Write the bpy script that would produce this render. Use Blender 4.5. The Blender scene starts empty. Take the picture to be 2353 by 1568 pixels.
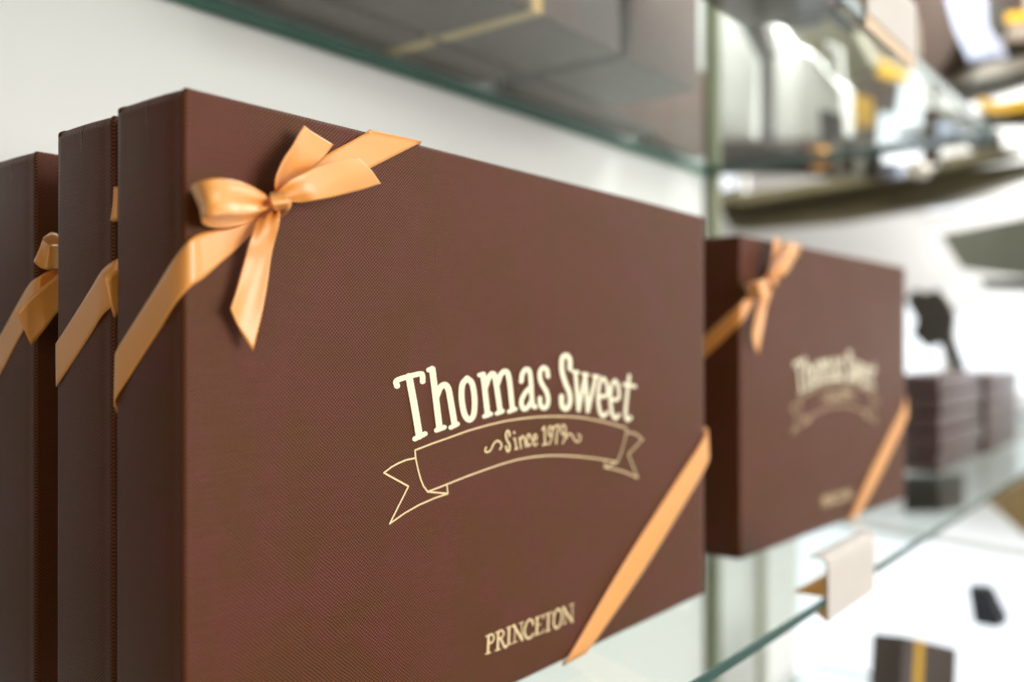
# Brown ribboned gift boxes on glass shelves - procedural scene
import bpy, bmesh, math, random
import numpy as np
from mathutils import Vector, Matrix

D = 0.22           # metres per modelling unit (camera to the front face of the first box)
ZC = 1.333         # camera height in metres
W, T, H = 1.416, .162, .9237
ZS = -.604         # top of the lower glass shelf, relative to the camera, in units
def M3(x, y, z): return Vector((x * D, y * D, z * D + ZC))

scene = bpy.context.scene
COL = scene.collection

# ---------------------------------------------------------------- camera
cam_d = bpy.data.cameras.new('camera'); cam = bpy.data.objects.new('camera', cam_d); COL.objects.link(cam)
cam.location = (0, 0, ZC)
cam.rotation_euler = (math.radians(90), 0, math.radians(38 - 90))
cam_d.sensor_width = 36; cam_d.lens = 32.0
cam_d.shift_y = (798 - 784) / 2353.0
cam_d.clip_start = .01; cam_d.clip_end = 60
cam_d.dof.use_dof = True; cam_d.dof.focus_distance = .298; cam_d.dof.aperture_fstop = 4.4
cam_d.dof.aperture_blades = 9
scene.camera = cam

# ---------------------------------------------------------------- world, lamps, exposure
world = bpy.data.worlds.new('World'); scene.world = world; world.use_nodes = True
bg = world.node_tree.nodes['Background']
bg.inputs[0].default_value = (1.0, .90, .76, 1); bg.inputs[1].default_value = .15
def area(name, loc, target, sx, sy, power, col):
    l = bpy.data.lights.new(name, 'AREA'); l.shape = 'RECTANGLE'; l.size = sx; l.size_y = sy
    l.energy = power; l.color = col
    o = bpy.data.objects.new(name, l); COL.objects.link(o); o.location = loc
    o.rotation_euler = (Vector(target) - Vector(loc)).to_track_quat('-Z', 'Y').to_euler()
    return o
area('shop_window_light', (3.0, -1.2, 1.7), (.4, .3, 1.3), 2.2, 1.9, 145, (.90, .94, 1.0))
area('shop_front_light', (.55, -2.3, 1.65), (.3, .4, 1.3), 1.5, 1.3, 46, (1.0, .975, .94))
area('far_display_fill', (1.15, .40, 2.05), (1.65, .58, 1.38), .45, .35, 8, (1, .99, .96))  # added fill with no real source, brightens the fronts of the far display
area('left_side_fill', (-1.0, -.55, 1.75), (.139, .24, 1.3), .6, .8, 3.3, (1.0, .86, .50))  # added warm fill for the left faces of the boxes, no lamp there
area('far_wall_fill', (1.45, .12, 2.35), (1.85, .7, 1.2), .8, .5, 20, (1, .99, .97))  # added fill above the view that lifts the far wall
vs = scene.view_settings
vs.view_transform = 'Standard'; vs.look = 'None'; vs.exposure = 0.47; vs.gamma = 1.0; vs.use_curve_mapping = False
scene.cycles.use_denoising = True
scene.cycles.max_bounces = 10; scene.cycles.transparent_max_bounces = 16
scene.cycles.sample_clamp_indirect = 4.0
scene.cycles.caustics_reflective = False; scene.cycles.caustics_refractive = False

# ---- shapes: strokes of the lettering and ribbon edges (box units), far display outlines
STROKES = [['big',0.85,[[0.3613,0.5442],[0.3608,0.5527],[0.3871,0.5584],[0.4126,0.5618],[0.4173,0.5588],[0.4179,0.5495]]],['big',1.05,[[0.3871,0.5584],[0.3988,0.5132],[0.4107,0.4634]]],['big',0.85,[[0.4007,0.4603],[0.4112,0.4633],[0.4229,0.4663]]],['big',0.8,[[0.432,0.5676],[0.4408,0.5696]]],['big',1.0,[[0.44,0.569],[0.4573,0.4726]]],['big',0.8,[[0.4503,0.4702],[0.4684,0.4735]]],['big',1.0,[[0.45,0.5245],[0.4582,0.538],[0.469,0.5426],[0.4779,0.5363],[0.4833,0.519],[0.4939,0.4771]]],['big',0.8,[[0.4848,0.4723],[0.5009,0.4767]]],['big',0.98,[[0.5253,0.5516],[0.5382,0.5424],[0.5446,0.5163],[0.5427,0.4915],[0.5325,0.4818],[0.5194,0.4908],[0.5116,0.5167],[0.5132,0.5411],[0.5253,0.5516]]],['big',0.8,[[0.5575,0.5564],[0.5685,0.5576]]],['big',1.0,[[0.5672,0.5572],[0.5794,0.4873]]],['big',0.8,[[0.5705,0.4853],[0.5884,0.4884]]],['big',1.0,[[0.5725,0.5339],[0.5827,0.5515],[0.5927,0.5577],[0.6005,0.5479],[0.6141,0.4906]]],['big',0.8,[[0.6046,0.4884],[0.621,0.4913]]],['big',1.0,[[0.6059,0.5392],[0.6155,0.5556],[0.6286,0.5609],[0.6384,0.5501],[0.649,0.493]]],['big',0.8,[[0.6391,0.4899],[0.6575,0.4932]]],['big',0.95,[[0.6748,0.5425],[0.6785,0.5568],[0.6902,0.5636],[0.7013,0.554],[0.708,0.5022],[0.7171,0.4939]]],['big',0.95,[[0.7051,0.5326],[0.6865,0.521],[0.6748,0.506],[0.6806,0.4929],[0.6931,0.494],[0.7073,0.5078]]],['big',0.95,[[0.7572,0.5493],[0.7533,0.5615],[0.7416,0.5656],[0.7316,0.5567],[0.7346,0.5396],[0.7521,0.5207],[0.758,0.5044],[0.7521,0.4921],[0.7393,0.4916],[0.7323,0.4999],[0.7316,0.509]]],['big',1.1,[[0.8303,0.5629],[0.829,0.5807],[0.8165,0.5879],[0.8029,0.581],[0.8029,0.5587],[0.8144,0.5348],[0.8269,0.5178],[0.8311,0.501],[0.8248,0.4883],[0.8144,0.4853],[0.8029,0.4929],[0.8013,0.5094]]],['big',0.7,[[0.8395,0.5567],[0.8588,0.5546]]],['big',0.9,[[0.8489,0.5548],[0.86,0.4804]]],['big',0.9,[[0.86,0.4804],[0.8836,0.5461]]],['big',0.7,[[0.8757,0.5511],[0.8933,0.549]]],['big',0.9,[[0.8836,0.5468],[0.8933,0.4762]]],['big',0.9,[[0.8933,0.4762],[0.922,0.5426]]],['big',0.7,[[0.913,0.5461],[0.933,0.5441]]],['big',0.85,[[0.9358,0.5032],[0.9646,0.5055],[0.9646,0.5264],[0.9515,0.5398],[0.9376,0.531],[0.9312,0.5039],[0.9367,0.475],[0.9506,0.463],[0.9656,0.4697]]],['big',0.85,[[0.9827,0.4946],[1.0108,0.4969],[1.0088,0.5211],[0.9962,0.5338],[0.9827,0.5233],[0.9779,0.4956],[0.9846,0.4673],[0.9981,0.4556],[1.0118,0.4619]]],['big',0.9,[[1.0537,0.5426],[1.0446,0.5017],[1.0385,0.4655],[1.0456,0.4495],[1.0598,0.4533]]],['big',0.75,[[1.0305,0.525],[1.0793,0.5192]]],['line',1.0,[[0.4007,0.4424],[0.4394,0.4494],[0.4833,0.4564],[0.5294,0.4639],[0.5778,0.4694],[0.6251,0.4734],[0.6748,0.475],[0.727,0.475],[0.7778,0.4729],[0.8311,0.4692],[0.8827,0.4632],[0.9275,0.4557],[0.9741,0.4469],[1.0426,0.432]]],['line',1.0,[[0.4007,0.4424],[0.4013,0.4353],[0.4029,0.4265],[0.4062,0.4155],[0.4098,0.4046],[0.4145,0.3934],[0.4196,0.3841],[0.4294,0.3737]]],['line',1.0,[[0.4294,0.3737],[0.4538,0.377],[0.4833,0.3814],[0.5294,0.3882],[0.5778,0.3942],[0.6217,0.399],[0.664,0.4022],[0.7118,0.4025],[0.758,0.4005],[0.8103,0.3955],[0.8609,0.3889],[0.9094,0.3813],[0.9506,0.3741],[1.0039,0.3635]]],['line',1.0,[[1.0426,0.432],[1.0395,0.4187],[1.0335,0.4036],[1.0256,0.3888],[1.0177,0.3779],[1.0049,0.3635]]],['line',1.0,[[0.4007,0.4301],[0.3812,0.429],[0.3652,0.426],[0.3495,0.4214],[0.3336,0.4142],[0.386,0.3875],[0.3457,0.3356],[0.3785,0.3473],[0.4112,0.3557],[0.4451,0.3613],[0.4773,0.3647],[0.4294,0.3737]]],['line',1.0,[[0.4773,0.3647],[0.475,0.3794]]],['line',1.0,[[1.0456,0.423],[1.0783,0.4179],[1.1108,0.4026],[1.0501,0.3762],[1.0887,0.3209],[1.0577,0.3323],[1.0226,0.3431],[0.9884,0.3514],[0.9552,0.3574],[0.9581,0.3721]]],['line',1.0,[[0.9552,0.3574],[1.0049,0.3635]]],['small',1,[[0.5751,0.4315],[0.5725,0.4263],[0.5784,0.4232],[0.5877,0.4262],[0.5961,0.4363],[0.6062,0.4404],[0.6155,0.4362],[0.6175,0.4295],[0.6131,0.4252]]],['small',1,[[0.8186,0.4288],[0.8236,0.435],[0.8345,0.4347],[0.8438,0.4252],[0.8545,0.4183],[0.8652,0.421],[0.8661,0.4289],[0.8588,0.4324]]],['small',1.15,[[0.6408,0.4463],[0.6391,0.4538],[0.6335,0.4555],[0.63,0.4497],[0.6328,0.4397],[0.6405,0.4304],[0.6398,0.4211],[0.6342,0.4199],[0.63,0.4285]]],['small',1,[[0.6557,0.4401],[0.6604,0.4221]]],['small',1.3,[[0.6536,0.4518],[0.6543,0.4507]]],['small',1,[[0.6525,0.4403],[0.6568,0.4406]]],['small',1,[[0.6568,0.4213],[0.664,0.4223]]],['small',1,[[0.6694,0.4412],[0.6741,0.422]]],['small',1,[[0.6712,0.4355],[0.6785,0.4434],[0.6839,0.4401],[0.6887,0.4234]]],['small',1,[[0.7028,0.4363],[0.6998,0.4444],[0.6939,0.4437],[0.6917,0.4339],[0.6954,0.4242],[0.7036,0.4266]]],['small',1,[[0.7118,0.4334],[0.7216,0.4355],[0.7186,0.4425],[0.7126,0.4412],[0.7099,0.4313],[0.7156,0.4229],[0.7228,0.4264]]],['small',1.1,[[0.7385,0.4506],[0.7455,0.4556],[0.7478,0.4229]]],['small',1,[[0.74,0.4218],[0.7548,0.4228]]],['small',1,[[0.769,0.4396],[0.7627,0.4369],[0.7588,0.4434],[0.7599,0.4525],[0.7667,0.4544],[0.7706,0.4471],[0.769,0.4322],[0.7611,0.4213]]],['small',1.1,[[0.7754,0.4491],[0.7762,0.4525],[0.7923,0.4542],[0.7858,0.4379],[0.7834,0.4206]]],['small',1,[[0.812,0.4395],[0.8054,0.436],[0.8005,0.4434],[0.8029,0.4526],[0.8103,0.4539],[0.8153,0.4463],[0.8136,0.4311],[0.8054,0.4195]]],['pr',1.25,[[0.5821,0.106],[0.5802,0.0772]]],['pr',0.55,[[0.5744,0.107],[0.5839,0.1072]]],['pr',0.55,[[0.5729,0.0771],[0.588,0.0761]]],['pr',0.9,[[0.583,0.1072],[0.5923,0.1059],[0.5966,0.0995],[0.5923,0.0929],[0.5821,0.0931]]],['pr',1.25,[[0.6086,0.106],[0.6069,0.0761]]],['pr',0.55,[[0.6007,0.1066],[0.6111,0.1069]]],['pr',0.55,[[0.5994,0.0759],[0.6143,0.0751]]],['pr',0.9,[[0.6097,0.1072],[0.6196,0.106],[0.6238,0.0992],[0.6187,0.0939],[0.6086,0.0941]]],['pr',1.1,[[0.6149,0.0937],[0.6263,0.0752],[0.6316,0.0744]]],['pr',1.25,[[0.6393,0.1068],[0.638,0.0776]]],['pr',0.55,[[0.632,0.1071],[0.6468,0.1066]]],['pr',0.55,[[0.6302,0.0772],[0.6452,0.0766]]],['pr',0.6,[[0.657,0.105],[0.6543,0.0771]]],['pr',0.55,[[0.6487,0.0763],[0.6622,0.0763]]],['pr',1.25,[[0.6523,0.1073],[0.6779,0.075]]],['pr',0.6,[[0.6759,0.1047],[0.6773,0.0761]]],['pr',0.55,[[0.669,0.1064],[0.6819,0.106]]],['pr',0.55,[[0.6497,0.1067],[0.6566,0.1067]]],['pr',1.1,[[0.7106,0.0949],[0.7075,0.1028],[0.6971,0.1061],[0.6881,0.0987],[0.6848,0.0866],[0.6909,0.0754],[0.7023,0.0729],[0.7106,0.0777]]],['pr',1.25,[[0.7234,0.1044],[0.7215,0.075]]],['pr',0.55,[[0.7167,0.1044],[0.7387,0.1046],[0.7405,0.0988]]],['pr',0.55,[[0.7226,0.0898],[0.7338,0.0899]]],['pr',0.55,[[0.7158,0.0736],[0.7409,0.0732],[0.7439,0.0786]]],['pr',1.25,[[0.7591,0.1027],[0.7569,0.0726]]],['pr',0.55,[[0.7448,0.0994],[0.7445,0.1045],[0.7718,0.1039],[0.7732,0.0979]]],['pr',0.55,[[0.7489,0.072],[0.7652,0.0716]]],['pr',1.1,[[0.7897,0.1054],[0.801,0.0969],[0.8014,0.0851],[0.7953,0.0729],[0.7829,0.0707],[0.7758,0.0802],[0.7767,0.0935],[0.7829,0.103],[0.7897,0.1054]]],['pr',1.25,[[0.8078,0.1039],[0.8379,0.0699]]],['pr',0.6,[[0.8133,0.0981],[0.8114,0.0736]]],['pr',0.55,[[0.8037,0.1036],[0.8142,0.1033]]],['pr',0.55,[[0.8055,0.0727],[0.8174,0.0722]]],['pr',0.6,[[0.8374,0.1005],[0.8393,0.0709]]],['pr',0.55,[[0.8285,0.1035],[0.844,0.1035]]]]
RIB = {'band_left':[[[-0.0027,0.1525,0.601],[-0.0027,0.1568,0.5347]],[[-0.0027,0.1117,0.6353],[-0.0027,0.1117,0.5742]],[[-0.0027,0.0538,0.683],[-0.0027,0.0538,0.623]],[[-0.0027,0.0177,0.7128],[-0.0027,0.0177,0.6554]],[[0.0031,-0.0045,0.7343],[0.005,-0.0036,0.6768]],[[0.0205,-0.005,0.7448],[0.0244,-0.0032,0.6898]],[[0.0413,-0.0059,0.7508],[0.0459,-0.0032,0.7077]],[[0.0668,-0.0091,0.7562],[0.072,-0.0036,0.7299]],[[0.0951,-0.0136,0.7698],[0.0925,-0.0091,0.7528]],[[0.1134,-0.0227,0.7907],[0.1199,-0.0182,0.7833]]],'band_right':[[[0.1184,-0.0182,0.7992],[0.1356,-0.0136,0.7906]],[[0.1709,-0.0068,0.8393],[0.1957,-0.0045,0.8184]],[[0.2243,-0.0027,0.8774],[0.2488,-0.0027,0.8392]],[[0.2613,-0.0027,0.8995],[0.3038,-0.0027,0.8689]],[[0.2944,-0.0027,0.9195],[0.4041,-0.0027,0.922]]],'loop':[[[0.1114,-0.0273,0.7969],[0.1094,-0.0318,0.7864]],[[0.0893,-0.0409,0.7992],[0.0893,-0.0409,0.7793]],[[0.0711,-0.05,0.8012],[0.065,-0.0545,0.7711]],[[0.0478,-0.0591,0.8036],[0.0432,-0.0636,0.765]],[[0.0284,-0.0636,0.8046],[0.022,-0.0727,0.7615]],[[0.0096,-0.0682,0.8032],[0.0033,-0.0773,0.759]],[[-0.0045,-0.0682,0.8016],[-0.0106,-0.0773,0.7565]],[[-0.0126,-0.0614,0.7996],[-0.0153,-0.0682,0.7554]],[[-0.0152,-0.05,0.7981],[-0.0101,-0.0545,0.755]],[[-0.0119,-0.0341,0.797],[-0.0024,-0.0409,0.7544]],[[-0.0053,-0.0205,0.7962],[0.0091,-0.0273,0.7531]],[[0.0047,-0.0114,0.7956],[0.0239,-0.0159,0.7524]],[[0.0184,-0.0082,0.7943],[0.0404,-0.0114,0.7526]],[[0.0404,-0.0073,0.795],[0.0606,-0.01,0.7557]],[[0.0724,-0.0091,0.7966],[0.0822,-0.0114,0.7622]],[[0.0997,-0.0114,0.7963],[0.1062,-0.0145,0.7722]],[[0.1218,-0.0136,0.7951],[0.1303,-0.0205,0.7843]]],'tail_up':[[[0.1244,-0.0182,0.795],[0.1366,-0.0182,0.7966]],[[0.1129,-0.0273,0.805],[0.1397,-0.0182,0.8133]],[[0.1042,-0.0386,0.8184],[0.1538,-0.0182,0.8241]],[[0.1067,-0.0432,0.8328],[0.1663,-0.0205,0.8371]],[[0.1156,-0.0432,0.8488],[0.1773,-0.0227,0.8461]],[[0.1329,-0.0386,0.8683],[0.1921,-0.0227,0.8588]],[[0.1473,-0.0341,0.8865],[0.2074,-0.0205,0.8733]],[[0.1605,-0.0295,0.901],[0.2183,-0.0205,0.887]]],'tail_right':[[[0.1094,-0.0318,0.7991],[0.1214,-0.0318,0.7884]],[[0.1114,-0.0409,0.8094],[0.125,-0.0409,0.7929]],[[0.1178,-0.05,0.8191],[0.1413,-0.0455,0.794]],[[0.134,-0.0545,0.8295],[0.159,-0.0545,0.7983]],[[0.1555,-0.0568,0.8412],[0.1865,-0.0545,0.8058]],[[0.1793,-0.0591,0.8514],[0.2173,-0.05,0.8153]],[[0.2079,-0.0568,0.8604],[0.253,-0.0455,0.8266]],[[0.2361,-0.0523,0.8669],[0.2902,-0.0409,0.8403]]],'tail_down':[[[0.1119,-0.0227,0.7832],[0.1214,-0.0318,0.7847]],[[0.0971,-0.0227,0.7741],[0.1117,-0.0409,0.7778]],[[0.0867,-0.025,0.7654],[0.1076,-0.0455,0.7696]],[[0.0793,-0.0273,0.75],[0.1067,-0.0432,0.7564]],[[0.0742,-0.0273,0.7352],[0.106,-0.0364,0.7386]],[[0.0712,-0.0227,0.7161],[0.1035,-0.0318,0.7156]],[[0.0658,-0.0205,0.6955],[0.1008,-0.0295,0.6887]],[[0.0588,-0.0205,0.6737],[0.0937,-0.0273,0.6496]],[[0.0495,-0.0227,0.6519],[0.0809,-0.025,0.5992]]],'knot':[[[0.1173,-0.0136,0.807],[0.1356,-0.0136,0.8169]],[[0.0946,-0.0409,0.7975],[0.1154,-0.0455,0.807]],[[0.0854,-0.0545,0.7901],[0.1083,-0.0591,0.7986]],[[0.0843,-0.0591,0.7848],[0.1065,-0.0636,0.7895]],[[0.0877,-0.0568,0.7814],[0.1106,-0.0591,0.7844]],[[0.0976,-0.0455,0.7798],[0.1234,-0.0409,0.7804]],[[0.1138,-0.0273,0.781],[0.1366,-0.0182,0.779]]],'knot_wrap':[[[0.1065,-0.0568,0.789],[0.1208,-0.05,0.7963]],[[0.1097,-0.0545,0.7843],[0.1241,-0.0477,0.7896]],[[0.1154,-0.0455,0.7802],[0.1256,-0.0409,0.7831]],[[0.1214,-0.0318,0.778],[0.1289,-0.0273,0.7786]],[[0.129,-0.0182,0.7769],[0.132,-0.0182,0.776]]],'corner':[[[1.4193,-0.0027,0.3919],[1.4313,-0.0027,0.3236]],[[1.2345,-0.0027,0.2753],[1.2768,-0.0027,0.2174]],[[1.0239,-0.0027,0.1438],[1.0965,-0.0027,0.1065]],[[0.8219,-0.0027,0.0038],[0.9033,-0.0027,0.0037]]],'b3_band':[[[-0.0027,0.2162,0.5547],[-0.0027,0.2162,0.4853]],[[-0.0027,0.1235,0.6233],[-0.0027,0.1235,0.5564]],[[-0.0027,0.0565,0.676],[-0.0027,0.0565,0.6139]],[[-0.0027,0.0149,0.7062],[-0.0027,0.0149,0.6457]],[[0.0016,-0.0068,0.7176],[0.0032,-0.0032,0.6614]],[[0.0161,-0.0091,0.7271],[0.0273,-0.0036,0.6871]],[[0.0349,-0.0182,0.7352],[0.0518,-0.0136,0.7204]]],'b3_loop':[[[0.0607,-0.0136,0.7655],[0.0592,-0.0136,0.7416]],[[0.0319,-0.0364,0.7697],[0.0304,-0.0364,0.7301]],[[0.0088,-0.05,0.7684],[0.0088,-0.05,0.7268]],[[-0.0026,-0.0523,0.7672],[-0.0062,-0.0523,0.7263]],[[-0.0043,-0.0409,0.7718],[-0.0126,-0.0409,0.7307]],[[-0.0023,-0.0318,0.7772],[-0.0162,-0.0318,0.7391]],[[0.0085,-0.0205,0.7848],[-0.0064,-0.0182,0.7438]],[[0.0271,-0.0114,0.7906],[0.019,-0.0091,0.7477]],[[0.06,-0.0091,0.7657],[0.063,-0.0091,0.7481]]],'b3_tail':[[[0.0592,-0.0227,0.747],[0.0592,-0.0227,0.7292]],[[0.0348,-0.0364,0.7342],[0.0406,-0.0364,0.6866]],[[0.0125,-0.0409,0.7167],[0.0154,-0.0409,0.6595]],[[-0.0071,-0.0409,0.6999],[-0.001,-0.0409,0.6362]],[[-0.0256,-0.0364,0.6822],[-0.0119,-0.0364,0.6191]],[[-0.0433,-0.0318,0.6579],[-0.0209,-0.0318,0.6064]]],'b2_band':[[[-0.0027,0.1577,0.6088],[-0.0027,0.1566,0.5457]],[[-0.0027,0.1005,0.651],[-0.0027,0.1005,0.5869]],[[-0.0027,0.0547,0.6863],[-0.0027,0.0547,0.6224]],[[-0.0027,0.0228,0.7105],[-0.0027,0.0228,0.648]],[[0.003,-0.0045,0.7246],[0.004,-0.0027,0.666]],[[0.0237,-0.0068,0.7384],[0.0308,-0.0036,0.6994]]],'b2_loop':[[[0.0571,-0.0045,0.7717],[0.0571,-0.0045,0.7616]],[[0.0238,-0.0159,0.8216],[0.0199,-0.0182,0.7791]],[[0.002,-0.0227,0.8213],[-0.0006,-0.0227,0.7745]],[[-0.0069,-0.0205,0.8205],[-0.0094,-0.0205,0.7737]],[[-0.0057,-0.0136,0.8202],[-0.0108,-0.0136,0.7751]],[[0.0028,-0.0073,0.8196],[-0.0023,-0.0073,0.7781]],[[0.0303,-0.0045,0.8112],[0.0276,-0.0045,0.7836]]],'b2_tail':[[[0.0571,-0.0045,0.7616],[0.0571,-0.0045,0.7464]],[[0.0251,-0.0136,0.7332],[0.033,-0.0136,0.6842]],[[0.0007,-0.0205,0.7138],[0.0109,-0.0205,0.6621]],[[-0.0235,-0.0227,0.6965],[-0.0106,-0.0227,0.6432]]]}
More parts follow.
